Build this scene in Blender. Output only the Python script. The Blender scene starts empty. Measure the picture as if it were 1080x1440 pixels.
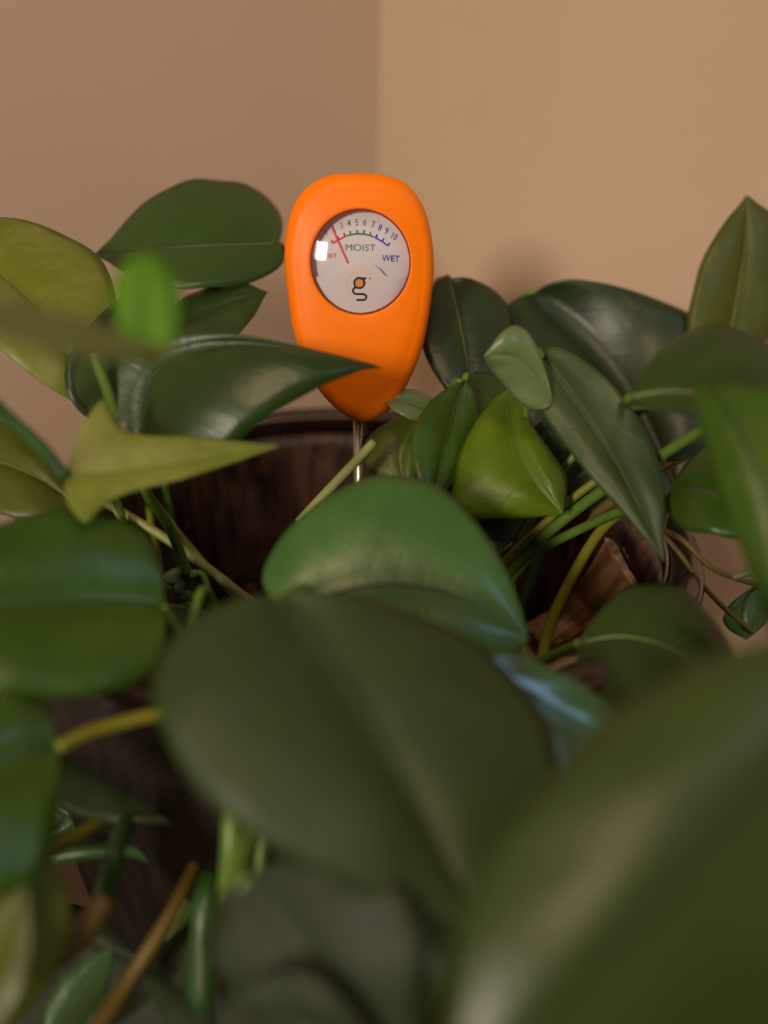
import bpy, bmesh, math, random
from mathutils import Vector, Matrix, noise
random.seed(4)
C = bpy.context.scene.collection
SC = bpy.context.scene
R = math.radians

# ------------------------------------------------------------------ camera
F_PX = 1083.0
PITCH, ROLL = R(25), R(2.2)
CAM_H = 0.41
hf = Vector((-1, 1, 0)).normalized()           # horizontal viewing direction, into the room corner (the origin)
hr = Vector((1, 1, 0)).normalized()
cam_pos = -hf * 0.60 + hr * 0.012 + Vector((0, 0, CAM_H))
fw = hf * math.cos(PITCH) - Vector((0, 0, 1)) * math.sin(PITCH)
up0 = hr.cross(fw)
rt = hr * math.cos(ROLL) + up0 * math.sin(ROLL)
up = up0 * math.cos(ROLL) - hr * math.sin(ROLL)
cd = bpy.data.cameras.new('camera'); cam = bpy.data.objects.new('camera', cd); C.objects.link(cam)
cd.sensor_fit = 'VERTICAL'; cd.sensor_height = 36; cd.lens = F_PX / 1440 * 36
cd.clip_start = 0.01
cam.matrix_world = Matrix(((rt.x, up.x, -fw.x, cam_pos.x), (rt.y, up.y, -fw.y, cam_pos.y), (rt.z, up.z, -fw.z, cam_pos.z), (0, 0, 0, 1)))
cd.dof.use_dof = True; cd.dof.focus_distance = 0.275; cd.dof.aperture_fstop = 3.0
SC.camera = cam


def at(x, y, d):
    """a point seen at photo position (x, y), d metres in front of the camera"""
    return cam_pos + fw * d + rt * ((x - 540) / F_PX * d) + up * ((720 - y) / F_PX * d)


def rel(r, f, z):
    """right, forward (horizontal), height above the floor"""
    return Vector((cam_pos.x, cam_pos.y, 0)) + hr * r + hf * f + Vector((0, 0, z))


# ------------------------------------------------------------------ light
w = bpy.data.worlds.new('room_light'); SC.world = w; w.use_nodes = True
w.node_tree.nodes['Background'].inputs[0].default_value = (1.0, 0.80, 0.60, 1)
w.node_tree.nodes['Background'].inputs[1].default_value = 0.16


def area(name, loc, target, size, power, col, size_y=None):
    l = bpy.data.lights.new(name, 'AREA'); l.energy = power; l.color = col; l.size = size
    if size_y: l.shape = 'RECTANGLE'; l.size_y = size_y
    o = bpy.data.objects.new(name, l); C.objects.link(o); o.location = loc
    o.rotation_euler = (Vector(target) - Vector(loc)).to_track_quat('-Z', 'Y').to_euler()
    return o


area('lamp_light', rel(-0.50, -0.80, CAM_H + 0.28), rel(0, .3, .36), 0.13, 1.8, (1.0, 0.84, 0.68), 0.22).data.spread = R(75)
area('ceiling_light', rel(-0.15, -0.95, CAM_H + 1.6), rel(0.05, .35, .3), 0.40, 13.5, (1.0, 0.68, 0.42))
area('window_light', rel(0.85, -0.30, CAM_H + 0.95), rel(0, .3, .3), 0.30, 2.7, (0.40, 0.68, 1.0), 0.28)
SC.view_settings.view_transform = 'Standard'; SC.view_settings.look = 'None'
SC.view_settings.gamma = 1; SC.view_settings.exposure = -0.22; SC.view_settings.use_curve_mapping = False


# ------------------------------------------------------------------ helpers
def lin(c):
    return tuple(((v / 255) / 12.92 if v / 255 < .04045 else ((v / 255 + .055) / 1.055) ** 2.4) for v in c) + (1,)


def nodes(name):
    m = bpy.data.materials.new(name); m.use_nodes = True
    nt = m.node_tree; b = nt.nodes['Principled BSDF']
    return m, nt, b


def N(nt, t, **kw):
    n = nt.nodes.new(t)
    for k, v in kw.items():
        if k.startswith('_'): setattr(n, k[1:], v)
        else: n.inputs[k.replace('__', ' ')].default_value = v
    return n


def plain(name, col, rough=.5, metal=0, coat=0, spec=.5, noise_amt=0.0, bump=0.0, scale=300):
    m, nt, b = nodes(name)
    b.inputs['Base Color'].default_value = lin(col) if max(col) > 1 else tuple(col) + (1,)
    b.inputs['Roughness'].default_value = rough; b.inputs['Metallic'].default_value = metal
    b.inputs['Coat Weight'].default_value = coat; b.inputs['Specular IOR Level'].default_value = spec
    tc = N(nt, 'ShaderNodeTexCoord'); no = N(nt, 'ShaderNodeTexNoise', Scale=scale, Detail=4)
    nt.links.new(tc.outputs['Object'], no.inputs['Vector'])
    if noise_amt:
        mx = N(nt, 'ShaderNodeMix', _data_type='RGBA', _blend_type='MULTIPLY'); mx.inputs[0].default_value = noise_amt
        mx.inputs[6].default_value = b.inputs['Base Color'].default_value
        nt.links.new(no.outputs[0], mx.inputs[7]); nt.links.new(mx.outputs[2], b.inputs['Base Color'])
    if bump:
        bu = N(nt, 'ShaderNodeBump', Strength=bump, Distance=.001)
        nt.links.new(no.outputs[0], bu.inputs['Height']); nt.links.new(bu.outputs[0], b.inputs['Normal'])
    return m


def obj(name, bm, mat, parent=None, smooth=True):
    me = bpy.data.meshes.new(name)
    if isinstance(bm, bmesh.types.BMesh):
        bm.to_mesh(me); bm.free()
    else:
        me.from_pydata([tuple(v) for v in bm[0]], [], bm[1])
    if smooth:
        for p in me.polygons: p.use_smooth = True
    me.materials.append(mat)
    o = bpy.data.objects.new(name, me); C.objects.link(o)
    if parent:
        o.parent = parent
        o.matrix_parent_inverse = Matrix.Identity(4)
    return o


def tag(o, label, cat, group=None, kind=None):
    o['label'] = label; o['category'] = cat
    if group: o['group'] = group
    if kind: o['kind'] = kind
    return o


def empty(name, loc=(0, 0, 0)):
    o = bpy.data.objects.new(name, None); C.objects.link(o); o.location = loc; o.empty_display_size = .02
    return o


def cr(pts, n):
    """smooth curve through points (any tuple length)"""
    P = [pts[0]] + list(pts) + [pts[-1]]; out = []
    P = [tuple(p) for p in P]; segs = len(pts) - 1
    for k in range(n + 1):
        s = k / n * segs; i = min(int(s), segs - 1); t = s - i
        a, b, c, d = P[i], P[i + 1], P[i + 2], P[i + 3]
        out.append(tuple(.5 * (2 * q + (r - p) * t + (2 * p - 5 * q + 4 * r - u) * t * t + (3 * q - p - 3 * r + u) * t ** 3)
                         for p, q, r, u in zip(a, b, c, d)))
    return out


def tube(pts, radii, seg=10, cap=True, squash=1.0, lump=0.0):
    """verts, faces of a tapered tube along the points"""
    P = [Vector(p) for p in pts]; V = []; Fc = []; prev = None
    for i, p in enumerate(P):
        t = (P[min(i + 1, len(P) - 1)] - P[max(i - 1, 0)]).normalized()
        if prev is None:
            a = t.orthogonal().normalized()
        else:
            a = (prev - t * prev.dot(t)).normalized()
        prev = a; b = t.cross(a)
        r = radii[i] * (1 + lump * (noise.noise(p * 90)))
        for k in range(seg):
            th = 2 * math.pi * k / seg
            V.append(p + a * math.cos(th) * r + b * math.sin(th) * r * squash)
    for i in range(len(P) - 1):
        for k in range(seg):
            k2 = (k + 1) % seg
            Fc.append((i * seg + k, i * seg + k2, (i + 1) * seg + k2, (i + 1) * seg + k))
    if cap:
        Fc.append(tuple(range(seg - 1, -1, -1))); Fc.append(tuple((len(P) - 1) * seg + k for k in range(seg)))
    return V, Fc


def lathe(prof, seg=96, centre=(0, 0)):
    V = []; Fc = []
    for r, z in prof:
        for k in range(seg):
            a = 2 * math.pi * k / seg
            V.append((centre[0] + r * math.cos(a), centre[1] + r * math.sin(a), z))
    for i in range(len(prof) - 1):
        for k in range(seg):
            k2 = (k + 1) % seg
            Fc.append((i * seg + k, i * seg + k2, (i + 1) * seg + k2, (i + 1) * seg + k))
    return V, Fc


def box(x0, x1, y0, y1, z0, z1, bev=0):
    bm = bmesh.new()
    bmesh.ops.create_cube(bm, size=1, matrix=Matrix.Translation(((x0 + x1) / 2, (y0 + y1) / 2, (z0 + z1) / 2)) @ Matrix.Diagonal((x1 - x0, y1 - y0, z1 - z0, 1)))
    if bev: bmesh.ops.bevel(bm, geom=bm.edges[:], offset=bev, segments=3, affect='EDGES')
    return bm


# ------------------------------------------------------------------ room
def wall_mat(name, col):
    m, nt, b = nodes(name)
    tc = N(nt, 'ShaderNodeTexCoord'); n1 = N(nt, 'ShaderNodeTexNoise', Scale=7, Detail=3)
    n2 = N(nt, 'ShaderNodeTexNoise', Scale=700, Detail=3)
    r = N(nt, 'ShaderNodeValToRGB'); c = lin(col)
    r.color_ramp.elements[0].position = .3; r.color_ramp.elements[1].position = .7
    r.color_ramp.elements[0].color = tuple(v * .93 for v in c[:3]) + (1,); r.color_ramp.elements[1].color = c
    bu = N(nt, 'ShaderNodeBump', Strength=.25, Distance=.0006)
    L = nt.links.new
    L(tc.outputs['Object'], n1.inputs['Vector']); L(tc.outputs['Object'], n2.inputs['Vector'])
    L(n1.outputs[0], r.inputs[0]); L(r.outputs[0], b.inputs['Base Color'])
    L(n2.outputs[0], bu.inputs['Height']); L(bu.outputs[0], b.inputs['Normal'])
    b.inputs['Roughness'].default_value = .75
    return m


W_MAT = wall_mat('beige_wall_paint', (206, 183, 160))
W_MAT2 = W_MAT
TRIM = plain('corner_paint', (246, 226, 196), .5)
for nm, b in (('wall_left', box(-.1, 0, -2.6, .1, 0, 2.4)), ('wall_right', box(0, 2.6, 0, .1, 0, 2.4))):
    o = obj(nm, b, W_MAT, smooth=False); o['kind'] = 'structure'
o = obj('floor', box(-.1, 2.6, -2.6, .1, -.05, 0), plain('tan_carpet', (84, 62, 46), .9, bump=.6, noise_amt=.4), smooth=False); o['kind'] = 'structure'
o = obj('trim_1', tube([(.0006, -.0006, 0.0), (.0006, -.0006, 2.39)], [.0018, .0018], 10), TRIM); o['kind'] = 'structure'
WHITE = plain('white_trim_paint', (225, 215, 200), .4)
o = obj('baseboard_left', box(0, .012, -2.6, 0, 0, .09, .002), WHITE, smooth=False); o['kind'] = 'structure'
o = obj('baseboard_right', box(.012, 2.6, -.012, 0, 0, .09, .002), WHITE, smooth=False); o['kind'] = 'structure'

# ------------------------------------------------------------------ pot
pc = rel(-.010, .280, 0)
RIM = 0.282


def pot_mat(name='dark_brown_glaze', rust=1.0):
    m, nt, b = nodes(name); L = nt.links.new
    tc = N(nt, 'ShaderNodeTexCoord'); mp = N(nt, 'ShaderNodeMapping'); mp.inputs['Scale'].default_value = (1, 1, .10)
    L(tc.outputs['Object'], mp.inputs[0])
    n1 = N(nt, 'ShaderNodeTexNoise', Scale=260, Detail=5, Roughness=.65); L(mp.outputs[0], n1.inputs['Vector'])
    r1 = N(nt, 'ShaderNodeValToRGB'); L(n1.outputs[0], r1.inputs[0])
    e = r1.color_ramp.elements
    dk = .35 if rust < .5 else 1  # outer glaze: shade around the pot's front put into the colour
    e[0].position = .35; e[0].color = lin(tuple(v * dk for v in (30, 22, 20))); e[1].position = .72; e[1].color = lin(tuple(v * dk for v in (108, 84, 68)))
    # rusty flecks low on the wall where the glaze broke
    n2 = N(nt, 'ShaderNodeTexNoise', Scale=95, Detail=6, Roughness=.7); L(tc.outputs['Object'], n2.inputs['Vector'])
    r2 = N(nt, 'ShaderNodeValToRGB'); L(n2.outputs[0], r2.inputs[0])
    r2.color_ramp.elements[0].position = .60; r2.color_ramp.elements[1].position = .68; r2.color_ramp.elements[1].color = (rust, rust, rust, 1)
    mx = N(nt, 'ShaderNodeMix', _data_type='RGBA'); L(r2.outputs[0], mx.inputs[0]); L(r1.outputs[0], mx.inputs[6])
    mx.inputs[7].default_value = lin((150, 72, 28))
    L(mx.outputs[2], b.inputs['Base Color'])
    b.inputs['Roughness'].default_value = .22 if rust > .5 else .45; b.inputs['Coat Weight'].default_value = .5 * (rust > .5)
    bu = N(nt, 'ShaderNodeBump', Strength=.5, Distance=.0012); L(n1.outputs[0], bu.inputs['Height']); L(bu.outputs[0], b.inputs['Normal'])
    return m


POT = pot_mat()
pot = empty('plant_pot', (pc.x, pc.y, 0))
tag(pot, 'dark brown glazed ceramic pot standing in the room corner holding the green vine', 'plant pot')
prof_out = [(0, .001), (.080, .001), (.090, .004), (.097, .02), (.112, .08), (.124, .15), (.131, .21), (.133, .245), (.1305, .262), (.127, .268),
            (.126, .270)]
o_body = obj('pot_body', lathe(prof_out), pot_mat('shaded_outer_glaze', .0), pot)
obj('inner_wall', lathe([(.126, .2703), (.1175, .2705), (.1160, .262), (.1150, .245), (.111, .20), (.105, .15), (.1, .12), (0, .12)]), POT, pot)
rimp = [(.1185, .2706), (.128, .2706), (.1305, .2745), (.131, .278), (.1295, .2815), (.1265, .2830), (.121, .2826), (.1182, .280), (.1172, .2745), (.1185, .2706)]
o_rim = obj('rim', lathe(rimp), plain('reddish_brown_glaze', (40, 23, 18), .25, coat=.5, noise_amt=.5, bump=.3, scale=120), pot)
V, Fc = lathe([(.1178 + .0006 * math.cos(k * .7854), .2806 + .0008 * math.sin(k * .7854)) for k in range(9)])  # thin pale ring along the rim's inner edge
obj('rim_edge', (V, Fc), plain('pale_edge_glaze', (150, 132, 120), .3, coat=.5), pot)['label'] = 'pale inner edge of the rim'
o_rim['label'] = 'reddish brown glossy rim'

# ------------------------------------------------------------------ soil
SOILZ = .197
V = []; Fc = []; n = 70
rad = .1085
idx = {}
for i in range(n + 1):
    for k in range(120):
        r = rad * i / n; a = 2 * math.pi * k / 120
        x, y = pc.x + r * math.cos(a), pc.y + r * math.sin(a)
        z = SOILZ + .004 * noise.noise(Vector((x, y, 0)) * 40) + .003 * noise.noise(Vector((x, y, 3)) * 160) + .0015 * noise.noise(Vector((x, y, 7)) * 450)
        if i == n: z -= .002
        V.append((x, y, z))
for i in range(n):
    for k in range(120):
        k2 = (k + 1) % 120
        Fc.append((i * 120 + k, i * 120 + k2, (i + 1) * 120 + k2, (i + 1) * 120 + k))
soil_m = plain('moist_black_soil', (38, 27, 21), .9, noise_amt=.7, bump=1, scale=500, spec=.2)
soil = obj('potting_soil', (V, Fc), soil_m)
tag(soil, 'dark moist potting soil filling the brown pot below its rim', 'soil', kind='stuff')


def lump(V, Fc, c, r, seed, flat=.6):
    bm = bmesh.new(); bmesh.ops.create_icosphere(bm, subdivisions=1, radius=1)
    rot = Matrix.Rotation(seed * 1.7, 3, 'Z') @ Matrix.Rotation(seed * .9, 3, 'X')
    k = len(V)
    for v in bm.verts:
        q = v.co * (1 + .35 * noise.noise(v.co * 1.6 + Vector((seed, seed * 2, 0))))
        V.append(Vector(c) + rot @ Vector((q.x * r * 1.4, q.y * r, q.z * r * flat)))
    for f in bm.faces: Fc.append(tuple(k + v.index for v in f.verts))
    bm.free()


V = []; Fc = []
for k in range(900):
    a = random.uniform(0, 6.283); r = rad * .97 * math.sqrt(random.random())
    lump(V, Fc, (pc.x + r * math.cos(a), pc.y + r * math.sin(a), SOILZ + random.uniform(0, .003)), random.uniform(.0008, .0026), k)
o = obj('soil_crumbs', (V, Fc), soil_m, soil); o['kind'] = 'stuff'
V = []; Fc = []
for k in range(70):
    a = random.uniform(0, 6.283); r = rad * .96 * math.sqrt(random.random())
    lump(V, Fc, (pc.x + r * math.cos(a), pc.y + r * math.sin(a), SOILZ + .003), random.uniform(.0012, .003), k + .4, .3)
o = obj('bark_crumbs', (V, Fc), plain('orange_brown_bark', (140, 78, 36), .8, noise_amt=.6, bump=.6), soil); o['kind'] = 'stuff'
o['label'] = 'orange brown bark crumbs'


# ------------------------------------------------------------------ leaves
def leaf_mat(name, base, light=None, rough=.33, vein=None, transl=.22, mott=.5, coat=0.0):
    """glossy blade; the underside, the mottling and the veins are the leaf's own colours"""
    m, nt, b = nodes(name); L = nt.links.new
    base = lin(base); light = lin(light) if light else tuple(min(1, v * 1.9 + .01) for v in base[:3]) + (1,)
    uv = N(nt, 'ShaderNodeUVMap'); uv.uv_map = 'leaf'
    sp = N(nt, 'ShaderNodeSeparateXYZ'); L(uv.outputs[0], sp.inputs[0])
    tc = N(nt, 'ShaderNodeTexCoord')
    n1 = N(nt, 'ShaderNodeTexNoise', Scale=38, Detail=3, Roughness=.6); L(tc.outputs['Object'], n1.inputs['Vector'])
    r1 = N(nt, 'ShaderNodeMapRange'); L(n1.outputs[0], r1.inputs[0])
    r1.inputs[1].default_value = .42; r1.inputs[2].default_value = .72; r1.inputs[3].default_value = 0; r1.inputs[4].default_value = mott
    mx = N(nt, 'ShaderNodeMix', _data_type='RGBA'); L(r1.outputs[0], mx.inputs[0]); mx.inputs[6].default_value = base; mx.inputs[7].default_value = light
    # side veins: thin ridges across the row coordinate
    mu = N(nt, 'ShaderNodeMath', _operation='MULTIPLY'); L(sp.outputs[0], mu.inputs[0]); mu.inputs[1].default_value = 52
    si = N(nt, 'ShaderNodeMath', _operation='SINE'); L(mu.outputs[0], si.inputs[0])
    mr = N(nt, 'ShaderNodeMapRange'); L(si.outputs[0], mr.inputs[0]); mr.inputs[1].default_value = .72; mr.inputs[2].default_value = 1
    ab = N(nt, 'ShaderNodeMath', _operation='ABSOLUTE'); L(sp.outputs[1], ab.inputs[0])
    cen = N(nt, 'ShaderNodeMapRange'); L(ab.outputs[0], cen.inputs[0])
    cen.inputs[1].default_value = .0; cen.inputs[2].default_value = .05; cen.inputs[3].default_value = 1; cen.inputs[4].default_value = 0
    mxv = N(nt, 'ShaderNodeMath', _operation='MAXIMUM'); L(cen.outputs[0], mxv.inputs[0])
    sc = N(nt, 'ShaderNodeMath', _operation='MULTIPLY'); L(mr.outputs[0], sc.inputs[0]); sc.inputs[1].default_value = .10
    L(sc.outputs[0], mxv.inputs[1])
    m2 = N(nt, 'ShaderNodeMix', _data_type='RGBA'); L(mxv.outputs[0], m2.inputs[0]); L(mx.outputs[2], m2.inputs[6])
    m2.inputs[7].default_value = lin(vein) if vein else tuple(v * .55 for v in base[:3]) + (1,)
    L(m2.outputs[2], b.inputs['Base Color'])
    n3 = N(nt, 'ShaderNodeTexNoise', Scale=900, Detail=2); L(tc.outputs['Object'], n3.inputs['Vector'])
    n4 = N(nt, 'ShaderNodeTexNoise', Scale=120, Detail=2); L(tc.outputs['Object'], n4.inputs['Vector'])
    ad = N(nt, 'ShaderNodeMath', _operation='MULTIPLY_ADD'); L(n3.outputs[0], ad.inputs[0]); ad.inputs[1].default_value = .25; L(n4.outputs[0], ad.inputs[2])
    ad2 = N(nt, 'ShaderNodeMath', _operation='SUBTRACT'); L(ad.outputs[0], ad2.inputs[0]); L(sc.outputs[0], ad2.inputs[1])
    bu = N(nt, 'ShaderNodeBump', Strength=.35, Distance=.0007); L(ad2.outputs[0], bu.inputs['Height']); L(bu.outputs[0], b.inputs['Normal'])
    b.inputs['Roughness'].default_value = rough; b.inputs['Coat Weight'].default_value = coat; b.inputs['Coat Roughness'].default_value = .15
    tr = N(nt, 'ShaderNodeBsdfTranslucent'); L(m2.outputs[2], tr.inputs[0])
    ms = N(nt, 'ShaderNodeMixShader'); ms.inputs[0].default_value = transl
    L(b.outputs[0], ms.inputs[1]); L(tr.outputs[0], ms.inputs[2]); L(ms.outputs[0], nt.nodes['Material Output'].inputs[0])
    return m


LM = {
    'dark': leaf_mat('dark_green_leaf', (42, 68, 24), (58, 88, 34), rough=.34),
    'deep': leaf_mat('deep_green_leaf', (38, 58, 30), (52, 72, 38), rough=.38),
    'grey': leaf_mat('grey_green_leaf', (60, 82, 44), (80, 102, 56), rough=.42),
    'green': leaf_mat('mid_green_leaf', (50, 86, 16), (74, 108, 26), rough=.34),
    'gloss': leaf_mat('glossy_green_leaf', (64, 108, 50), (82, 126, 64), rough=.33, coat=.12),
    'lime': leaf_mat('lime_green_leaf', (92, 128, 20), (140, 158, 40), rough=.36, transl=.35),
    'yellow': leaf_mat('yellow_green_leaf', (118, 134, 40), (158, 164, 88), mott=.8, rough=.42, transl=.3, vein=(84, 96, 26)),
    'olive': leaf_mat('olive_green_leaf', (76, 88, 26), (104, 110, 40), rough=.42, vein=(112, 118, 40)),
    'moss': leaf_mat('moss_green_leaf', (58, 76, 32), (72, 90, 42), rough=.36),
    'mid': leaf_mat('fresh_green_leaf', (50, 84, 32), (66, 100, 46), rough=.34),
    'dull': leaf_mat('dull_dark_leaf', (34, 48, 20), (42, 58, 26), rough=.6),
    'bright': leaf_mat('bright_green_leaf', (84, 140, 18), (110, 160, 30), rough=.4, transl=.35),
    'matte': leaf_mat('matte_green_leaf', (46, 66, 26), (58, 80, 34), rough=.52),
    'slick': leaf_mat('slick_green_leaf', (50, 92, 50), (66, 108, 62), rough=.22, coat=.6),
    'sage': leaf_mat('sage_green_leaf', (96, 106, 56), (110, 118, 66), rough=.4),
    'pale': leaf_mat('pale_green_leaf', (108, 132, 84), (134, 150, 104), rough=.35, coat=.3),
}
STEM = {
    'green': plain('green_petiole', (98, 134, 48), .4, noise_amt=.3, scale=90),
    'dark': plain('dark_green_petiole', (50, 92, 40), .4, noise_amt=.3, scale=90),
    'pale': plain('pale_green_stem', (150, 158, 92), .45, noise_amt=.35, scale=120),
    'yellow': plain('yellow_green_petiole', (140, 142, 44), .4, noise_amt=.3, scale=90),
    'olive': plain('olive_brown_stem', (112, 96, 36), .5, noise_amt=.4, scale=120),
}
RIB = plain('leaf_midrib', (84, 112, 46), .4)
RIBD = plain('dark_leaf_midrib', (34, 62, 26), .45)

# outline of a blade: (along, across, where the vein leaves the midrib)
HEART = [(0, 0, 0), (-.055, .16, .0), (-.10, .36, .0), (-.105, .58, .01), (-.06, .78, .03), (.05, .94, .08), (.2, 1.0, .17), (.36, .98, .28), (.52, .86, .42),
         (.66, .66, .56), (.79, .42, .70), (.89, .2, .83), (.96, .07, .93), (1, 0, 1)]
OVAL = [(0, 0, 0), (-.01, .2, .0), (.0, .42, .0), (.03, .62, .02), (.1, .82, .05), (.2, .95, .12), (.32, 1.0, .22), (.46, .98, .33), (.6, .86, .46),
        (.73, .66, .6), (.84, .42, .73), (.92, .2, .85), (.97, .08, .94), (1, 0, 1)]
DART = [(0, 0, 0), (-.02, .25, .0), (-.02, .55, .0), (.01, .82, .01), (.06, 1.0, .03), (.13, .80, .08), (.23, .56, .16), (.37, .44, .28), (.52, .38, .42),
        (.66, .29, .56), (.79, .19, .70), (.89, .10, .83), (.96, .04, .93), (1, 0, 1)]
LANCE = [(0, 0, 0), (.0, .1, .0), (.02, .25, .0), (.06, .45, .02), (.13, .68, .07), (.22, .86, .15), (.34, .98, .26), (.46, 1, .36), (.6, .9, .5),
         (.73, .7, .64), (.84, .45, .77), (.92, .22, .88), (.97, .08, .95), (1, 0, 1)]
TRI = [(0, 0, 0), (-.02, .12, .0), (.0, .26, .02), (.08, .4, .06), (.2, .55, .14), (.35, .7, .25), (.5, .84, .36), (.62, .95, .46), (.72, 1.0, .56),
       (.80, .92, .66), (.87, .68, .76), (.93, .4, .86), (.97, .18, .94), (1, 0, 1)]
ROUND = [(0, 0, 0), (-.1, .1, 0), (-.2, .28, 0), (-.24, .5, .0), (-.2, .72, .02), (-.1, .88, .04), (.05, .98, .08), (.2, 1, .17), (.38, .97, .3), (.55, .88, .44), (.72, .7, .58), (.86, .45, .74), (.95, .2, .88), (1, 0, 1)]
SHAPES = {'round': (ROUND, .2), 'heart': (HEART, .22), 'oval': (OVAL, .34), 'dart': (DART, .06), 'lance': (LANCE, .44), 'tri': (TRI, .72)}

plant = empty('pothos_plant', (pc.x, pc.y, SOILZ))
tag(plant, 'leafy green trailing vine with heart shaped leaves growing in the brown pot', 'plant')
PO = Vector((pc.x, pc.y, SOILZ))


def local(o_parent, pts):
    return [Vector(p) - PO for p in pts]


def soil_root(k):
    a = k * 2.4; r = .03 + .02 * (k % 3)
    return Vector((pc.x + r * math.cos(a), pc.y + r * math.sin(a), SOILZ + .001))


LEAF_N = [0]


def leaf(base, mid, tip, L, Rr, mat='dark', shape='heart', arch=.06, wave=.02, wf=3.0, stem='auto', stemr=.0014, stemmat='green', rib=None, label=None, vs=None, ribm=None, twist=0):
    LEAF_N[0] += 1; k = LEAF_N[0]
    B, M, T = at(*base), at(*mid), at(*tip); Lp, Rp = at(*L), at(*Rr)
    Q = 2 * M - .5 * (B + T)
    def Cn(a):
        if a < 0: return B + (Q - B) * 2 * a
        return B * (1 - a) ** 2 + Q * 2 * a * (1 - a) + T * a * a
    tab, aw = SHAPES[shape]
    vL, vR = Lp - Cn(aw), Rp - Cn(aw)
    axis = T - B; nrm = axis.cross(vR - vL).normalized()
    if nrm.dot(cam_pos - M) < 0: nrm = -nrm
    size = (vL.length + vR.length) / 2
    rows = cr(tab, 40); NC = 8; V = []; UV = []
    for i, (a, b, m) in enumerate(rows):
        m = min(max(m, 0), 1); b = max(b, 0)
        for j in range(-NC, NC + 1):
            t = abs(j) / NC; s = vL if j < 0 else vR
            Mg = Cn(a) + s * b
            c0 = Cn(m)
            sweep = Cn(m + (a - m) * (t ** 1.6)) if a > 0 or m > 0 else Cn(a * t)
            p = sweep + s * b * t if t < 1 else Mg
            if a <= 0: p = c0.lerp(Mg, t)
            p = p + nrm * (arch * size * 4 * t * (1 - t) * min(1, b * 2))
            ph = k * 1.3 + (0 if j < 0 else 2)
            p = p + nrm * (wave * size * t * t * b * math.sin(a * wf * 6.28 + ph))
            p = p + nrm * (-.018 * size * (1 - t) ** 6 * b)
            V.append(p); UV.append((m if a >= 0 else 0, j / NC))
    Wd = 2 * NC + 1; Fc = []
    for i in range(len(rows) - 1):
        for j in range(Wd - 1):
            Fc.append((i * Wd + j, i * Wd + j + 1, (i + 1) * Wd + j + 1, (i + 1) * Wd + j))
    me = bpy.data.meshes.new('leaf'); me.from_pydata([tuple(v - PO) for v in V], [], Fc)
    uvl = me.uv_layers.new(name='leaf')
    for l in me.loops: uvl.data[l.index].uv = UV[l.vertex_index]
    bm = bmesh.new(); bm.from_mesh(me)
    bmesh.ops.remove_doubles(bm, verts=bm.verts[:], dist=1e-6)
    bm.normal_update()
    sgn = sum((f.normal * f.calc_area() for f in bm.faces), Vector()).dot(nrm)
    if sgn < 0: bmesh.ops.reverse_faces(bm, faces=bm.faces[:])
    bm.to_mesh(me); bm.free()
    for p in me.polygons: p.use_smooth = True
    me.materials.append(LM[mat] if isinstance(mat, str) else mat)
    o = bpy.data.objects.new('leaf', me); C.objects.link(o); o.parent = plant
    so = o.modifiers.new('thickness', 'SOLIDIFY'); so.thickness = .00035; so.offset = -1
    if label: o['label'] = label
    # midrib
    if rib is None: rib = .0005
    pts = [Cn(s / 14) - nrm * .0002 - nrm * (.018 * size * min(1, s / 3) * 0.9 * (1 - s / 14)) for s in range(15)]
    obj('midrib', tube([p - PO for p in pts], [rib * (1 - .8 * s / 14) for s in range(15)], 8), ribm or (RIBD if mat in ('dark', 'deep', 'green', 'gloss', 'matte', 'dull', 'moss') else RIB), o)
    # petiole
    if stem == 'auto':
        v = Vector((B.x - pc.x, B.y - pc.y)); rr = v.length
        v = v.normalized() * min(rr, .062 + .012 * (k % 3)); root = Vector((pc.x + v.x, pc.y + v.y, SOILZ + .001))
        d0 = (B - Q).normalized()
        p1 = B + d0 * .006 + Vector((0, 0, -.008))
        if rr > .100:       # comes over the rim: rises inside the pot first
            v2 = v.normalized() * .098; p2 = Vector((pc.x + v2.x, pc.y + v2.y, max(RIM + .012, min(B.z - .02, RIM + .03))))
            pts = cr([B, p1, p2, Vector((pc.x + v2.x * .9, pc.y + v2.y * .9, RIM - .02)), root], 26)
        else:
            pts = cr([B, p1, p1.lerp(root, .5) + Vector((0, 0, .004)), root], 26)
    elif stem:
        pts = cr([B] + [at(*p) for p in stem], 26)
    if stem:
        obj('petiole', tube([Vector(p) - PO for p in pts], [stemr * (.85 + .35 * s / 26) for s in range(27)], 10), STEM[stemmat], o)
    return o


def vine(pts, r, mat='green', r2=None, world=False, nseg=24, name='vine_stem', label=None, lumpy=.05):
    P = pts if world else [at(*p) for p in pts]
    P = cr(P, nseg); r2 = r2 or r
    o = obj(name, tube([Vector(p) - PO for p in P], [r + (r2 - r) * s / nseg for s in range(nseg + 1)], 12, lump=lumpy), STEM[mat], plant)
    if label: o['label'] = label
    return o


# --- upper left
leaf((392, 342, .325), (268, 345, .312), (131, 359, .318), (300, 252, .340), (296, 405, .300), 'mid', 'heart', arch=.05, wave=.015,
     stem=[(400, 352, .33), (430, 400, .345), (500, 560, .36), (514, 640, .36), (516, 740, .35)], stemmat='olive', vs=1)
leaf((-130, 320, .285), (40, 425, .262), (128, 585, .262), (-45, 455, .25), (128, 352, .285), 'yellow', 'lance', arch=.06, wave=.03, stemmat='yellow', ribm=RIB,
     label='large yellow green leaf')
leaf((198, 618, .235), (270, 492, .235), (537, 517, .235), (118, 490, .242), (352, 605, .225), 'dark', 'oval', arch=.10, wave=.01,
     stem=[(196, 640, .24), (205, 690, .25), (240, 745, .27), (264, 808, .29)], stemr=.0016)
leaf((215, 470, .29), (290, 438, .30), (376, 410, .305), (285, 405, .31), (300, 490, .285), 'dark', 'oval')
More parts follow.
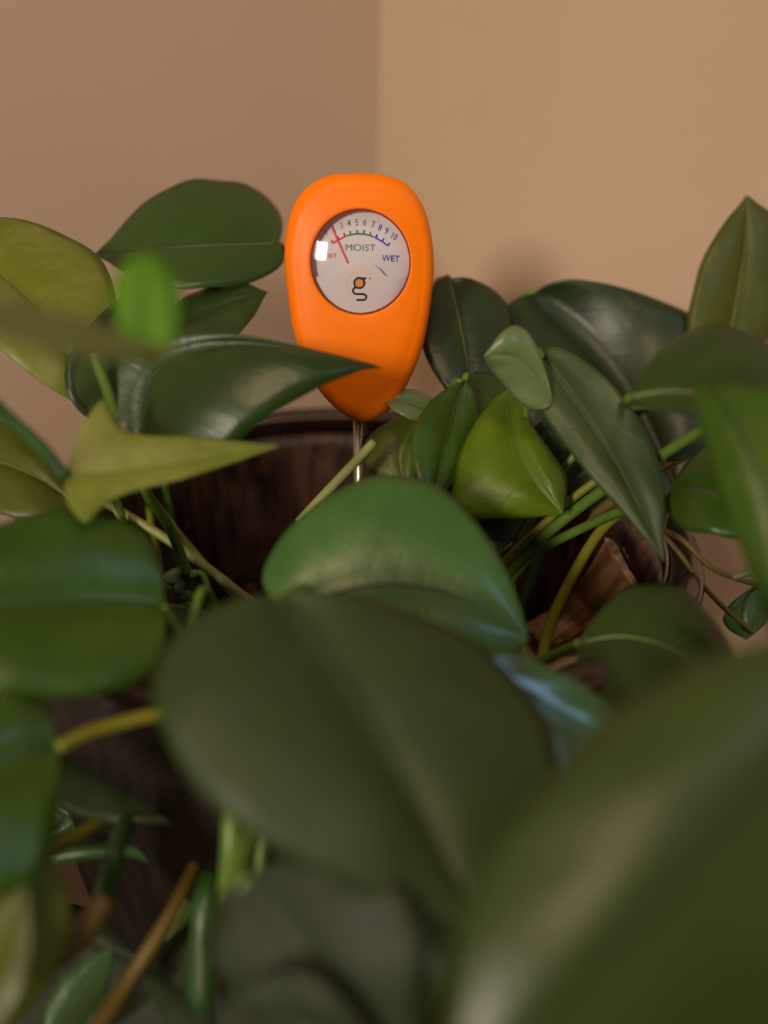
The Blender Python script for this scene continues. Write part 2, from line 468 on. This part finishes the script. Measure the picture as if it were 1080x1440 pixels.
leaf((190, 405, .275), (140, 500, .262), (165, 612, .26), (210, 520, .27), (98, 500, .255), 'deep', 'oval', stem=None)
# near, out of focus, crossing the left
leaf((-90, 415, .130), (90, 462, .135), (270, 500, .142), (80, 438, .142), (60, 490, .128), 'sage', 'lance', arch=.02, stemmat='dark',
     stem=[(-140, 440, .13), (-180, 600, .15), (-170, 900, .19), (0, 1000, .24), (150, 1000, .28)])
leaf((212, 530, .140), (206, 455, .143), (206, 355, .146), (158, 420, .143), (257, 425, .146), 'bright', 'oval', arch=.08, stem=None, label='bright green leaf tip')
# yellow green folded leaf in front of the pot
leaf((92, 672, .205), (230, 655, .212), (394, 627, .225), (146, 560, .215), (122, 735, .198), 'yellow', 'dart', arch=.03, wave=.01, ribm=RIB,
     stem=[(60, 632, .203), (0, 578, .198), (-60, 525, .19), (-90, 600, .2)], stemr=.0019, stemmat='dark', label='folded yellow green leaf')
leaf((-90, 640, .27), (10, 652, .262), (112, 716, .26), (-5, 590, .275), (-5, 722, .25), 'olive', 'oval', arch=.08, ribm=RIB)
# --- left middle and below
leaf((228, 852, .205), (40, 850, .19), (-230, 880, .175), (115, 716, .205), (115, 978, .18), 'green', 'oval', arch=.08, wave=.02, label='broad blurred green leaf')
leaf((80, 1052, .175), (-20, 1080, .165), (-150, 1160, .155), (5, 975, .175), (25, 1250, .155), 'green', 'oval', arch=.08,
     stem=[(150, 1022, .185), (272, 1000, .20), (330, 1040, .22)], stemr=.0018, stemmat='yellow')
leaf((30, 1050, .235), (190, 1070, .23), (372, 1108, .225), (150, 985, .25), (165, 1160, .21), 'deep', 'lance', arch=.10, wave=.05)
leaf((310, 870, .24), (225, 930, .245), (132, 992, .25), (170, 870, .26), (290, 1020, .235), 'deep', 'oval', stem=None)
leaf((20, 950, .25), (90, 985, .25), (165, 1030, .25), (90, 945, .26), (70, 1030, .24), 'deep', 'oval')
leaf((-20, 1480, .16), (42, 1330, .165), (56, 1190, .172), (-30, 1320, .165), (96, 1320, .172), 'yellow', 'lance', stem=[(-60, 1560, .16), (-120, 1700, .17)], stemmat='olive', ribm=RIB)
leaf((-60, 1440, .15), (-5, 1330, .155), (40, 1230, .16), (-60, 1300, .16), (30, 1400, .15), 'olive', 'lance', stem=[(-100, 1520, .15), (-160, 1650, .16)])
leaf((70, 1470, .2), (110, 1400, .205), (158, 1330, .21), (80, 1390, .205), (140, 1420, .2), 'gloss', 'lance', stem=[(50, 1540, .2), (20, 1650, .21)])
leaf((235, 1350, .22), (258, 1295, .225), (276, 1240, .23), (240, 1290, .225), (280, 1300, .225), 'lime', 'lance', stem=None)
leaf((350, 1230, .15), (430, 1340, .142), (580, 1500, .135), (310, 1380, .145), (560, 1240, .14), 'dull', 'heart')
leaf((300, 1450, .18), (250, 1400, .185), (200, 1370, .19), (240, 1380, .19), (250, 1450, .18), 'deep', 'oval')
leaf((75, 1130, .25), (95, 1150, .25), (50, 1185, .25), (60, 1140, .25), (110, 1160, .25), 'dark', 'oval', stem=None)
leaf((560, 1540, .13), (460, 1460, .135), (300, 1420, .14), (450, 1380, .135), (430, 1560, .13), 'dull', 'oval')

leaf((60, 1270, .275), (105, 1400, .27), (160, 1580, .265), (-50, 1420, .27), (235, 1390, .272), 'dull', 'heart', wave=.05, label='dull dark leaf hanging below the rim')
leaf((335, 1290, .225), (270, 1420, .215), (200, 1580, .205), (170, 1400, .215), (380, 1440, .215), 'dull', 'heart', wave=.05)
leaf((560, 1200, .215), (520, 1350, .20), (480, 1540, .19), (400, 1360, .20), (640, 1350, .20), 'dull', 'heart', wave=.05)
leaf((20, 1180, .26), (-40, 1300, .25), (-90, 1450, .24), (-120, 1280, .25), (60, 1330, .25), 'dull', 'heart')
# --- centre
leaf((430, 850, .212), (590, 825, .216), (745, 900, .215), (525, 670, .230), (500, 960, .206), 'gloss', 'round', arch=.05, wave=.015, label='round glossy green leaf')
leaf((395, 838, .172), (520, 1020, .158), (690, 1330, .140), (240, 1050, .146), (736, 965, .176), 'matte', 'heart', arch=.07, wave=.01, rib=.0006, label='large dark green leaf out of focus')
def facing(x, y, d, out):
    """normal of a blade at this point that mirrors the viewing ray towards the direction out"""
    p = at(x, y, d); return p, ((out.normalized()) - (p - cam_pos).normalized()).normalized()


def on(px, py, pn):
    d = (at(px, py, 1) - cam_pos); return (px, py, (pn[0] - cam_pos).dot(pn[1]) / d.dot(pn[1]))


WIN = hr * .64 - hf * .25 + Vector((0, 0, .73))
pv = facing(800, 1010, .184, WIN)
leaf(on(640, 930, pv), on(770, 1000, pv), on(900, 1066, pv), on(790, 945, pv), on(720, 1100, pv), 'slick', 'oval', arch=.02)

# --- right of the meter
leaf((632, 393, .318), (652, 480, .308), (668, 590, .300), (590, 470, .305), (722, 450, .318), 'deep', 'oval', arch=.10, wave=.01, ribm=RIB, stem=[(626, 392, .325), (612, 420, .335), (640, 600, .34), (660, 700, .33)], stemmat='olive')
leaf((752, 412, .345), (865, 530, .338), (962, 715, .315), (725, 600, .325), (1010, 470, .335), 'deep', 'heart', arch=.10, wave=.015, rib=.0006)
leaf((765, 505, .262), (850, 625, .25), (935, 792, .235), (765, 585, .255), (882, 565, .248), 'grey', 'heart', arch=.10, wave=.03, ribm=RIBD)
leaf((775, 570, .254), (738, 510, .250), (680, 502, .246), (708, 542, .252), (745, 470, .250), 'pale', 'oval', arch=.14, stem=None)
leaf((1012, 520, .335), (1040, 400, .335), (1050, 274, .335), (972, 420, .33), (1120, 400, .34), 'olive', 'oval', arch=.10, ribm=RIB)
leaf((885, 560, .215), (1020, 560, .205), (1230, 660, .19), (1010, 458, .225), (1030, 585, .195), 'dark', 'oval', arch=.05, stem=[(862, 582, .275), (800, 650, .285), (725, 770, .30), (690, 880, .31)], stemmat='green', rib=.0009, ribm=RIB)
leaf((1000, 545, .19), (1075, 700, .175), (1110, 960, .165), (995, 640, .185), (1220, 650, .17), 'green', 'lance', arch=.04, stem=None, label='bright green leaf half at the side')
leaf((940, 697, .25), (1010, 692, .24), (1110, 770, .23), (1010, 625, .255), (990, 750, .235), 'green', 'oval', arch=.1,
     stem=[(900, 708, .26), (820, 742, .28), (745, 785, .295), (700, 845, .30), (680, 900, .30)], stemr=.0018, stemmat='green')
leaf((815, 905, .225), (930, 905, .215), (1075, 1010, .195), (925, 818, .235), (870, 1035, .20), 'dark', 'oval', arch=.06, rib=.0007, ribm=RIB,
     stem=[(770, 925, .24), (720, 942, .26), (680, 960, .28)], stemr=.0018, stemmat='green')
# cluster between the meter and the right leaves
leaf((652, 538, .285), (628, 620, .275), (606, 712, .262), (580, 610, .27), (672, 625, .282), 'green', 'lance', arch=.12)
leaf((722, 548, .285), (728, 630, .268), (792, 724, .26), (640, 716, .262), (790, 655, .27), 'lime', 'tri', arch=.16, wave=.02, ribm=RIB, label='small lime green cupped leaf')
leaf((655, 540, .295), (700, 560, .295), (748, 575, .30), (700, 522, .31), (690, 620, .285), 'dark', 'oval')
leaf((620, 650, .285), (665, 725, .28), (690, 785, .275), (735, 690, .285), (590, 720, .275), 'deep', 'oval', stem=None)
leaf((610, 575, .305), (566, 630, .30), (578, 694, .295), (612, 650, .30), (514, 620, .305), 'olive', 'oval', arch=.1, ribm=RIB)
leaf((625, 585, .30), (585, 570, .292), (538, 562, .290), (590, 550, .296), (585, 592, .285), 'pale', 'oval', arch=.12, stem=None, label='pale curled leaf')
leaf((536, 600, .315), (515, 620, .315), (505, 655, .315), (502, 620, .315), (530, 640, .315), 'grey', 'oval', stem=None)
leaf((860, 640, .30), (815, 665, .30), (782, 705, .30), (800, 630, .30), (860, 715, .295), 'deep', 'oval', stem=None)
leaf((800, 580, .29), (772, 605, .29), (765, 640, .29), (752, 600, .29), (800, 630, .29), 'dark', 'oval', stem=None)
leaf((1000, 610, .27), (970, 622, .27), (935, 650, .27), (968, 612, .275), (975, 640, .27), 'deep', 'lance', stem=None)
# small leaf with wet glints at the right edge
leaf((1065, 822, .27), (1045, 855, .268), (1050, 900, .265), (1020, 860, .265), (1085, 860, .27), 'gloss', 'oval', arch=.12, stem=None)
# huge blurred leaf filling the lower right
leaf((1210, 920, .112), (985, 1200, .100), (620, 1580, .092), (775, 1085, .108), (1260, 1440, .120), 'moss', 'heart', arch=.06, wave=.01, rib=.0007, ribm=RIBD,
     stem=[(1260, 900, .13), (1300, 1100, .17), (1150, 1330, .20), (900, 1250, .24), (760, 1120, .29)], label='huge blurred leaf nearest the camera')

# --- free stems
vine([(262, 800, .29), (268, 850, .30), (275, 920, .30)], .0018, 'green')
vine([(132, 498, .228), (150, 545, .232), (168, 595, .237), (196, 640, .24)], .0015, 'green', .0019)
vine([(120, 690, .30), (160, 714, .30), (225, 752, .298), (290, 798, .295), (350, 845, .29), (420, 900, .285)], .0016, 'pale', .002)
vine([(205, 690, .31), (245, 742, .31), (290, 795, .305), (338, 850, .30), (370, 900, .29)], .0012, 'yellow')
vine([(150, 690, .29), (160, 715, .29), (178, 750, .29)], .0009, 'pale')
cs = vine([(420, 735, .275), (455, 697, .276), (488, 662, .278), (526, 622, .28)], .0018, 'pale', label='pale cut stem end', nseg=16)
vine([(1010, 590, .235), (930, 640, .25), (850, 688, .265), (775, 745, .28), (722, 795, .295), (690, 850, .30), (672, 920, .305)], .0016, 'green', .0026)
vine([(850, 668, .268), (800, 705, .275), (740, 760, .285), (700, 800, .295)], .0015, 'yellow')
vine([(1020, 615, .28), (960, 645, .285), (900, 680, .29), (840, 725, .295)], .0012, 'olive')
vine([(880, 715, .275), (840, 752, .285), (795, 830, .30), (768, 895, .31), (760, 960, .31)], .0018, 'yellow', .0024)
vine([(868, 700, .28), (840, 722, .285), (826, 742, .29)], .0030, 'olive', .0012, nseg=10, name='bud')
vine([(706, 850, .31), (722, 885, .312), (742, 930, .315)], .0017, 'pale')
vine([(812, 975, .30), (848, 970, .30), (842, 1010, .29), (830, 1050, .28)], .0015, 'yellow')
vine([(660, 800, .31), (690, 780, .312), (718, 762, .315)], .0015, 'pale')
vine([(922, 742, .27), (960, 760, .268), (1000, 798, .266), (1050, 818, .265), (1075, 822, .268)], .0011, 'olive', .0009)
vine([(925, 744, .268), (955, 778, .266), (990, 825, .265), (1030, 866, .265), (1060, 890, .265)], .0009, 'olive')
vine([(945, 695, .262), (932, 720, .265), (925, 748, .27)], .0022, 'yellow', nseg=10)
vine([(1030, 812, .262), (1050, 806, .26), (1060, 800, .26)], .0012, 'pale', nseg=8)
vine([(575, 700, .29), (580, 690, .29), (584, 680, .29)], .0010, 'pale', nseg=6)
# lower left tangle
vine([(150, 1150, .215), (100, 1180, .205), (50, 1212, .195), (-30, 1262, .185)], .0016, 'yellow', .002)
vine([(215, 1040, .245), (190, 1120, .225), (165, 1190, .20), (145, 1265, .20), (110, 1310, .19), (60, 1360, .18)], .0022, 'dark', .003)
vine([(150, 1262, .188), (120, 1310, .184), (70, 1350, .18)], .003, 'olive', .0034)
vine([(60, 1208, .225), (120, 1198, .225), (190, 1195, .228), (240, 1218, .23), (290, 1250, .232)], .0022, 'dark', .0026)
vine([(330, 1090, .245), (265, 1235, .215), (225, 1310, .205), (180, 1380, .20), (130, 1460, .19)], .0016, 'olive', .0026)
vine([(325, 1060, .22), (326, 1120, .195), (326, 1180, .19), (322, 1240, .19), (318, 1330, .19)], .0022, 'green', .003)
vine([(320, 1070, .25), (303, 1190, .23), (290, 1260, .215), (285, 1340, .21), (280, 1460, .2)], .0035, 'dark', .004)
vine([(360, 1170, .23), (368, 1215, .23), (370, 1260, .23)], .0015, 'pale')
# withered node with a loop
V = []; Fc = []
for q, (px, py, rr) in enumerate([(243, 812, .0040), (236, 822, .0034), (252, 825, .0038), (262, 838, .003), (272, 806, .0024), (248, 806, .003)]):
    lump(V, Fc, at(px, py, .288) - PO, rr, q + 3, .6)
bmn = obj('node', (V, Fc), plain('dull_green_node', (92, 112, 60), .55, noise_amt=.5, bump=.5), plant); bmn['label'] = 'withered lumpy stem node'
sm = bmn.modifiers.new('smooth', 'SUBSURF'); sm.levels = 2; sm.render_levels = 2
vine([(268, 806, .288), (284, 808, .288), (291, 830, .288), (284, 850, .288), (268, 855, .288), (262, 842, .288)], .0013, 'green')

# ------------------------------------------------------------------ dry leaves lying in the pot
def dry_mat():
    m, nt, b = nodes('dry_brown_leaf'); L = nt.links.new
    tc = N(nt, 'ShaderNodeTexCoord'); mp = N(nt, 'ShaderNodeMapping'); mp.inputs['Scale'].default_value = (1, 4, 2)
    n1 = N(nt, 'ShaderNodeTexNoise', Scale=60, Detail=5, Roughness=.6); L(tc.outputs['Object'], mp.inputs[0]); L(mp.outputs[0], n1.inputs['Vector'])
    r = N(nt, 'ShaderNodeValToRGB'); L(n1.outputs[0], r.inputs[0])
    r.color_ramp.elements[0].position = .3; r.color_ramp.elements[0].color = lin((70, 44, 24)); r.color_ramp.elements[1].position = .75; r.color_ramp.elements[1].color = lin((140, 98, 58))
    L(r.outputs[0], b.inputs['Base Color']); b.inputs['Roughness'].default_value = .5
    bu = N(nt, 'ShaderNodeBump', Strength=.6, Distance=.001); L(n1.outputs[0], bu.inputs['Height']); L(bu.outputs[0], b.inputs['Normal'])
    return m


DRY = dry_mat()


def dry_leaf(rows, label, seed):
    """rows: lists of (x, y, d) across the crumpled sheet"""
    nu, nv = 26, 16
    R_ = [cr([at(*p) for p in row], nv) for row in rows]
    V = []
    cols = [cr([r[j] for r in R_], nu) for j in range(nv + 1)]
    n_ = (Vector(cols[0][nu]) - Vector(cols[0][0])).cross(Vector(cols[nv][0]) - Vector(cols[0][0])).normalized()
    for i in range(nu + 1):
        for j in range(nv + 1):
            p = Vector(cols[j][i]); p += n_ * (.0022 * noise.noise(p * 120 + Vector((seed, 0, 0))) + .0007 * noise.noise(p * 420))
            if j in (0, nv): p += (Vector(cols[nv][i]) - Vector(cols[0][i])) * (.035 * noise.noise(Vector((i * .9, seed, j)))) 
            V.append(p)
    cen = sum(V, Vector()) / len(V)
    Fc = [(i * (nv + 1) + j, i * (nv + 1) + j + 1, (i + 1) * (nv + 1) + j + 1, (i + 1) * (nv + 1) + j) for i in range(nu) for j in range(nv)]
    o = obj('dry_leaf', ([v - cen for v in V], Fc), DRY); o.location = cen
    s = o.modifiers.new('thickness', 'SOLIDIFY'); s.thickness = .0004
    tag(o, label, 'dead leaf')
    return o


dry_leaf([[(735, 880, .318), (800, 838, .31), (852, 758, .298)], [(760, 905, .316), (830, 850, .312), (880, 775, .30)], [(790, 905, .314), (855, 862, .314), (896, 832, .304)]],
         'curled brown dry leaf leaning on the right inner wall of the pot', 2)
dry_leaf([[(700, 905, .335), (790, 885, .325), (890, 850, .312)], [(715, 940, .33), (800, 925, .322), (900, 880, .31)], [(740, 970, .32), (810, 960, .315), (880, 930, .305)]],
         'flat dark brown dry leaf lying under the curled dry leaf in the pot', 5)
dry_leaf([[(846, 752, .292), (856, 757, .292), (862, 762, .293)], [(858, 775, .293), (866, 776, .292), (872, 772, .292)], [(868, 792, .294), (876, 796, .293), (882, 794, .293)], [(884, 822, .295), (890, 824, .294), (896, 820, .294)]],
         'narrow tan ragged strip of dry leaf at the right inside of the pot', 9)

# ------------------------------------------------------------------ moisture meter
ORANGE = plain('orange_plastic', (1.0, .215, .0), .42, coat=.0, spec=.25)
MZ = .275
S = MZ / F_PX; SV = S / 1.05
mc = at(506, 395, MZ)
mn = (cam_pos - mc).normalized(); mr_ = (rt - mn * rt.dot(mn)).normalized(); mu_ = mn.cross(mr_)
meter = bpy.data.objects.new('moisture_meter', None); C.objects.link(meter); meter.empty_display_size = .02
meter.matrix_world = Matrix(((mr_.x, mu_.x, mn.x, mc.x), (mr_.y, mu_.y, mn.y, mc.y), (mr_.z, mu_.z, mn.z, mc.z), (0, 0, 0, 1)))
tag(meter, 'orange plastic soil moisture meter with round white dial stuck in the pot', 'moisture meter')


def lx(px): return (px - 506) * S
def ly(py): return (395 - py) * SV


# outline from the top, clockwise: right half then left half
out = [(506, 245), (545, 248), (575, 262), (596, 290), (607, 325), (612, 365), (611, 405), (605, 450), (596, 490), (580, 528), (561, 558), (542, 577), (514, 588),
       (486, 581), (462, 564), (440, 538), (420, 500), (408, 460), (402, 415), (399, 370), (402, 330), (413, 292), (434, 264), (466, 248)]
N_OUT = 96
out = [(x, y + max(0, y - 410) * .115) for x, y in out]
cl = cr(out + [out[0]], N_OUT)[:-1]
cl = [(lx(x), ly(y)) for x, y in cl]
cx0, cy0 = lx(506), ly(410)
# (scale towards the centre, depth)
DR = 70 * S; dcx, dcy = lx(507), ly(369)
V = []; Fc = []
T_ = .0105
prof = []
for k in range(9):
    a = math.pi / 2 * k / 8
    prof.append((1 - .0052 * (1 - math.cos(math.pi / 2 - a)) / .026 * 1.0, T_ / 2 * 0 + (-.0060 + .0060 * math.sin(a)) if False else -.0065 + .0065 * math.sin(a)))
rings = []
def ring(sc, z):
    rings.append([Vector((cx0 + (x - cx0) * sc, cy0 + (y - cy0) * sc * (1 - (1 - sc) * .0), z)) for x, y in cl])
# back to front
for k in range(8):
    a = math.pi / 2 * k / 8; ring(1 - .30 * (1 - math.sin(a)), -.012 - .006 * math.cos(a))
ring(1.0, -.0100); ring(1.0, -.0070)
for k in range(1, 11):
    a = math.pi / 2 * k / 10; ring(1 - .17 * (1 - math.cos(a)), -.0065 + .0058 * math.sin(a))
ring(.80, -.0003)
# blend to the round dial opening
op = []
for (x, y) in cl:
    a = math.atan2(y - dcy, x - dcx); op.append(Vector((dcx + DR * math.cos(a), dcy + DR * math.sin(a), 0)))
last = rings[-1]
for t in (.35, .7, .94):
    rings.append([last[i].lerp(op[i], t) + Vector((0, 0, .0004 * t)) for i in range(N_OUT)])
rings.append([p + Vector((0, 0, .0002)) for p in op])
rings.append([Vector((dcx + (p.x - dcx) * .985, dcy + (p.y - dcy) * .985, -.0006)) for p in op])
rings.append([Vector((dcx + (p.x - dcx) * .985, dcy + (p.y - dcy) * .985, -.0036)) for p in op])
for r_ in rings: V += r_
for i in range(len(rings) - 1):
    for k in range(N_OUT):
        k2 = (k + 1) % N_OUT
        Fc.append((i * N_OUT + k, (i + 1) * N_OUT + k, (i + 1) * N_OUT + k2, i * N_OUT + k2))
Fc.append(tuple(range(N_OUT)))
bm = bmesh.new()
vs = [bm.verts.new(v) for v in V]
for f in Fc: bm.faces.new([vs[i] for i in f])
bmesh.ops.recalc_face_normals(bm, faces=bm.faces[:])
obj('body', bm, ORANGE, meter)


def disc(r, z, cx=dcx, cy=dcy, seg=64, dome=0.0, rr=6):
    V = [Vector((cx, cy, z + dome))]; Fc = []
    for i in range(1, rr + 1):
        q = i / rr
        for k in range(seg):
            a = 2 * math.pi * k / seg; V.append(Vector((cx + r * q * math.cos(a), cy + r * q * math.sin(a), z + dome * (1 - q * q))))
    for k in range(seg): Fc.append((0, 1 + k, 1 + (k + 1) % seg))
    for i in range(rr - 1):
        for k in range(seg):
            k2 = (k + 1) % seg; a = 1 + i * seg; b = a + seg
            Fc.append((a + k, b + k, b + k2, a + k2))
    return V, Fc


DIAL = plain('dial_white', (208, 206, 214), .5)
dial = obj('dial_face', disc(DR * .985, -.0034), DIAL, meter, smooth=False); dial['label'] = 'white dial face with coloured scale'
bz = []
for k in range(13):
    a = 2 * math.pi * k / 12; bz.append((DR * .990 + .00022 * math.cos(a), .0003 + .0005 * math.sin(a)))
V, Fc = lathe(bz, 96); V = [(x + dcx, y + dcy, z) for x, y, z in V]
obj('bezel', (V, Fc), plain('red_brown_ring', (128, 44, 26), .4), meter)
# lower white cover with the hump
pts = []
R2 = DR * .975
ang0 = math.asin((ly(389) - dcy) / R2)
for k in range(41):
    a = math.pi - ang0 + (math.pi + 2 * ang0) * k / 40; pts.append((dcx + R2 * math.cos(a), dcy + R2 * math.sin(a)))
hump = [(544, 389), (540, 386), (534, 378), (526, 372), (516, 369), (506, 368.5), (496, 369), (487, 372), (479, 379), (473, 386), (468, 389)]
hs = cr([(lx(x), ly(y)) for x, y in hump], 30)
pts += hs
V = [Vector((x, y, -.0013)) for x, y in pts] + [Vector((x, y, -.0033)) for x, y in pts]; n = len(pts)
Fc = [tuple(range(n))] + [(i, i + n, (i + 1) % n + n, (i + 1) % n) for i in range(n)]
bm = bmesh.new(); vs = [bm.verts.new(v) for v in V]
for f in Fc: bm.faces.new([vs[i] for i in f])
bmesh.ops.recalc_face_normals(bm, faces=bm.faces[:])
cover = obj('dial_cover', bm, plain('cover_white', (216, 208, 212), .45), meter, smooth=False)
# scale, ticks, needle
RED = plain('scale_red', (196, 20, 50), .5); GREEN = plain('scale_green', (20, 110, 90), .5); BLUE = plain('scale_blue', (24, 70, 180), .5)
BLACK = plain('print_black', (26, 24, 26), .5); OR2 = plain('logo_orange', (240, 140, 20), .5); GREY = plain('print_grey_green', (70, 100, 104), .5)
PEACH = plain('logo_peach', (238, 196, 168), .5); DRYC = plain('print_dull_red', (176, 90, 80), .5); OLV = plain('print_olive', (90, 104, 92), .5)
ZP = -.00332


def quad_strip(name, pts, wdt, z, mat, parent, closed=False, h=.00006):
    P = [Vector((x, y)) for x, y in pts]; V = []; Fc = []
    for i, p in enumerate(P):
        a = P[i - 1] if (i or closed) else p; b = P[(i + 1) % len(P)] if (i < len(P) - 1 or closed) else p
        t = (b - a).normalized(); nn = Vector((-t.y, t.x)) * wdt / 2
        for zz in (z, z + h):
            V.append((p.x + nn.x, p.y + nn.y, zz)); V.append((p.x - nn.x, p.y - nn.y, zz))
    m = len(P)
    for i in range(m if closed else m - 1):
        a = i * 4; b = ((i + 1) % m) * 4
        Fc += [(a + 2, b + 2, b + 3, a + 3), (a, b, b + 2, a + 2), (a + 1, a + 3, b + 3, b + 1)]
    if not closed: Fc += [(0, 2, 3, 1), (m * 4 - 4, m * 4 - 3, m * 4 - 1, m * 4 - 2)]
    return V, Fc


def join(*parts):
    V = []; Fc = []
    for v, f in parts:
        k = len(V); V += list(v); Fc += [tuple(i + k for i in q) for q in f]
    return V, Fc


ticks = [(468.3, 340.5), (476.5, 335.5), (485.5, 331), (493.5, 328.5), (503, 327), (512, 327.5), (521, 329.5), (529.5, 333), (538.5, 338), (546.5, 344)]
base_c = (505.5, 391)


def arc_pts(i0, i1):
    o_ = []
    for k in range(13):
        t = i0 + (i1 - i0) * k / 12; i = min(int(t), 8); q = t - i
        x = ticks[i][0] + (ticks[i + 1][0] - ticks[i][0]) * q; y = ticks[i][1] + (ticks[i + 1][1] - ticks[i][1]) * q
        d = math.hypot(x - base_c[0], y - base_c[1]); r = d - 1.5
        o_.append((lx(base_c[0] + (x - base_c[0]) / d * r), ly(base_c[1] + (y - base_c[1]) / d * r)))
    return o_


def tick(i):
    x, y = ticks[i]; d = math.hypot(x - base_c[0], y - base_c[1]); ux, uy = (x - base_c[0]) / d, (y - base_c[1]) / d
    return [(lx(x - ux * 2), ly(y - uy * 2)), (lx(x + ux * 3.6), ly(y + uy * 3.6))]


for nm, i0, i1, rng, m_ in (('red_scale', 0, 2.25, (0, 1, 2), RED), ('green_scale', 2.35, 6.6, (3, 4, 5, 6), GREEN), ('blue_scale', 6.7, 9, (7, 8, 9), BLUE)):
    g = [quad_strip('', arc_pts(i0, i1), 2.1 * S, ZP, m_, meter)] + [quad_strip('', tick(i), 2.4 * S, ZP + .00001, m_, meter) for i in rng]
    o = obj(nm, join(*g), m_, dial, smooth=False)


def text(s, px, py, hpx, mat, rot=0, parent=dial, z=ZP, sx=1.0, name='lettering', bold=0):
    cu = bpy.data.curves.new('t', 'FONT'); cu.body = s; cu.size = hpx * SV / .70; cu.extrude = .00003; cu.align_x = 'CENTER'; cu.align_y = 'CENTER'
    cu.offset = bold; cu.resolution_u = 3
    t = bpy.data.objects.new('t', cu); C.objects.link(t)
    dg = bpy.context.evaluated_depsgraph_get(); me = bpy.data.meshes.new_from_object(t.evaluated_get(dg))
    bpy.data.objects.remove(t)
    me.transform(Matrix.Translation((lx(px), ly(py), z)) @ Matrix.Rotation(rot, 4, 'Z') @ Matrix.Diagonal((sx, 1, 1, 1)))
    me.materials.clear(); me.materials.append(mat); me.name = name
    o = bpy.data.objects.new(name, me); C.objects.link(o); o.parent = parent
    return o


nums = [('1', 459.5, 327, DRYC), ('2', 469.5, 322, RED), ('3', 481, 317.5, DRYC), ('4', 491.7, 314.7, OLV), ('5', 502.3, 313.7, OLV), ('6', 513.7, 313.7, OLV),
        ('7', 525, 316.3, OLV), ('8', 534.7, 320.8, BLUE), ('9', 544, 325.5, BLUE), ('10', 554, 332.5, BLUE)]
for s, x, y, m_ in nums:
    text(s, x, y, 9.0, m_, math.atan2(-(x - 505), 80) * .9, sx=.80, bold=.00003, name='numeral')
text('MOIST', 507, 348.5, 9.5, GREY, -.02, sx=1.15, bold=.0)
text('DRY', 465, 360, 7, DRYC, .10, sx=.95, bold=.00002)
text('WET', 550, 363.5, 8.6, BLUE, -.05, sx=1.0, bold=.00005)
obj('needle', join(quad_strip('', [(lx(466.8), ly(318)), (lx(490.5), ly(373))], 2.2 * S, -.0027, RED, meter, h=.0002)), plain('needle_red', (232, 70, 80), .4), meter, smooth=False)
# emblem
ZC = -.0013 + .00001
bk = []
def circ(cx, cy, r, a0=0, a1=360, n=30): return [(lx(cx + r * math.cos(R(a0 + (a1 - a0) * k / n))), ly(cy - r * math.sin(R(a0 + (a1 - a0) * k / n)))) for k in range(n + 1)]
bk.append(quad_strip('', circ(505.3, 398, 7.2)[:-1], 3 * S, ZC, BLACK, meter, closed=True))
bk.append(quad_strip('', [(lx(506), ly(391.6)), (lx(515.2), ly(391.6))], 3 * S, ZC + .00001, BLACK, meter))
bk.append(quad_strip('', [(lx(512), ly(391)), (lx(511.5), ly(399))], 2.4 * S, ZC + .00002, BLACK, meter))
sp = cr([(lx(x), ly(y)) for x, y in [(500.5, 404), (497, 406.5), (496.5, 410.5), (499, 413.3), (504, 413.8), (510, 413.8), (514, 415.5), (514.8, 418.8), (512.5, 421.8), (508, 422.3), (501, 422.3)]], 50)
bk.append(quad_strip('', sp, 3 * S, ZC + .00003, BLACK, meter))
obj('emblem', join(*bk), BLACK, cover, smooth=False)['label'] = 'black letter g emblem'
V, Fc = disc(5.2 * S, ZC + .00002, lx(505.3), ly(398), 32, rr=1)
V2, F2 = disc(1.6 * S, ZC + .00002, lx(520), ly(391.5), 5, rr=1)
V3, F3 = quad_strip('', [(lx(517.5), ly(391.5)), (lx(522.5), ly(391.5))], 1.0 * S, ZC, OR2, meter); V4, F4 = quad_strip('', [(lx(520), ly(389)), (lx(520), ly(394))], 1.0 * S, ZC, OR2, meter)
obj('orange_dot', join((V, Fc), (V2, F2), (V3, F3), (V4, F4)), OR2, cover, smooth=False)
obj('emblem_circle', quad_strip('', circ(508, 402, 21, 60, 240), 1.4 * S, ZC - .00001 + .00002, PEACH, meter), PEACH, cover, smooth=False)
# clear domed lens
gm, nt, b = nodes('clear_lens')
b.inputs['Transmission Weight'].default_value = 1; b.inputs['Roughness'].default_value = .03; b.inputs['IOR'].default_value = 1.45
# thin clear plastic: passes light straight on, reflects by angle
for nd in list(nt.nodes):
    if nd != nt.nodes['Material Output']: nt.nodes.remove(nd)
tr = N(nt, 'ShaderNodeBsdfTransparent'); gl = N(nt, 'ShaderNodeBsdfGlossy', Roughness=.06); fr = N(nt, 'ShaderNodeFresnel', IOR=1.5); ms = N(nt, 'ShaderNodeMixShader')
nt.links.new(fr.outputs[0], ms.inputs[0]); nt.links.new(tr.outputs[0], ms.inputs[1]); nt.links.new(gl.outputs[0], ms.inputs[2]); nt.links.new(ms.outputs[0], nt.nodes['Material Output'].inputs[0])
obj('lens', disc(DR * .985, .0000, dome=.0022, rr=14), gm, meter)['label'] = 'clear domed lens'
# probe
STEEL = plain('steel', (200, 198, 195), .22, metal=1)
top = Vector((lx(501), ly(600), -.008))
# follows the meter's own axis down into the soil
down = -mu_ ; wtop = meter.matrix_world @ top
Ln = (wtop.z - (SOILZ - .012)) / (-down.z)
probe = obj('probe', tube([top, top + Vector((0, -Ln, 0))], [.00165, .00165], 24), STEEL, meter); probe['label'] = 'thin steel probe rod'
obj('collar', tube([top + Vector((0, .002, 0)), top + Vector((0, -.0015, 0))], [.0032, .0028], 24), ORANGE, meter)
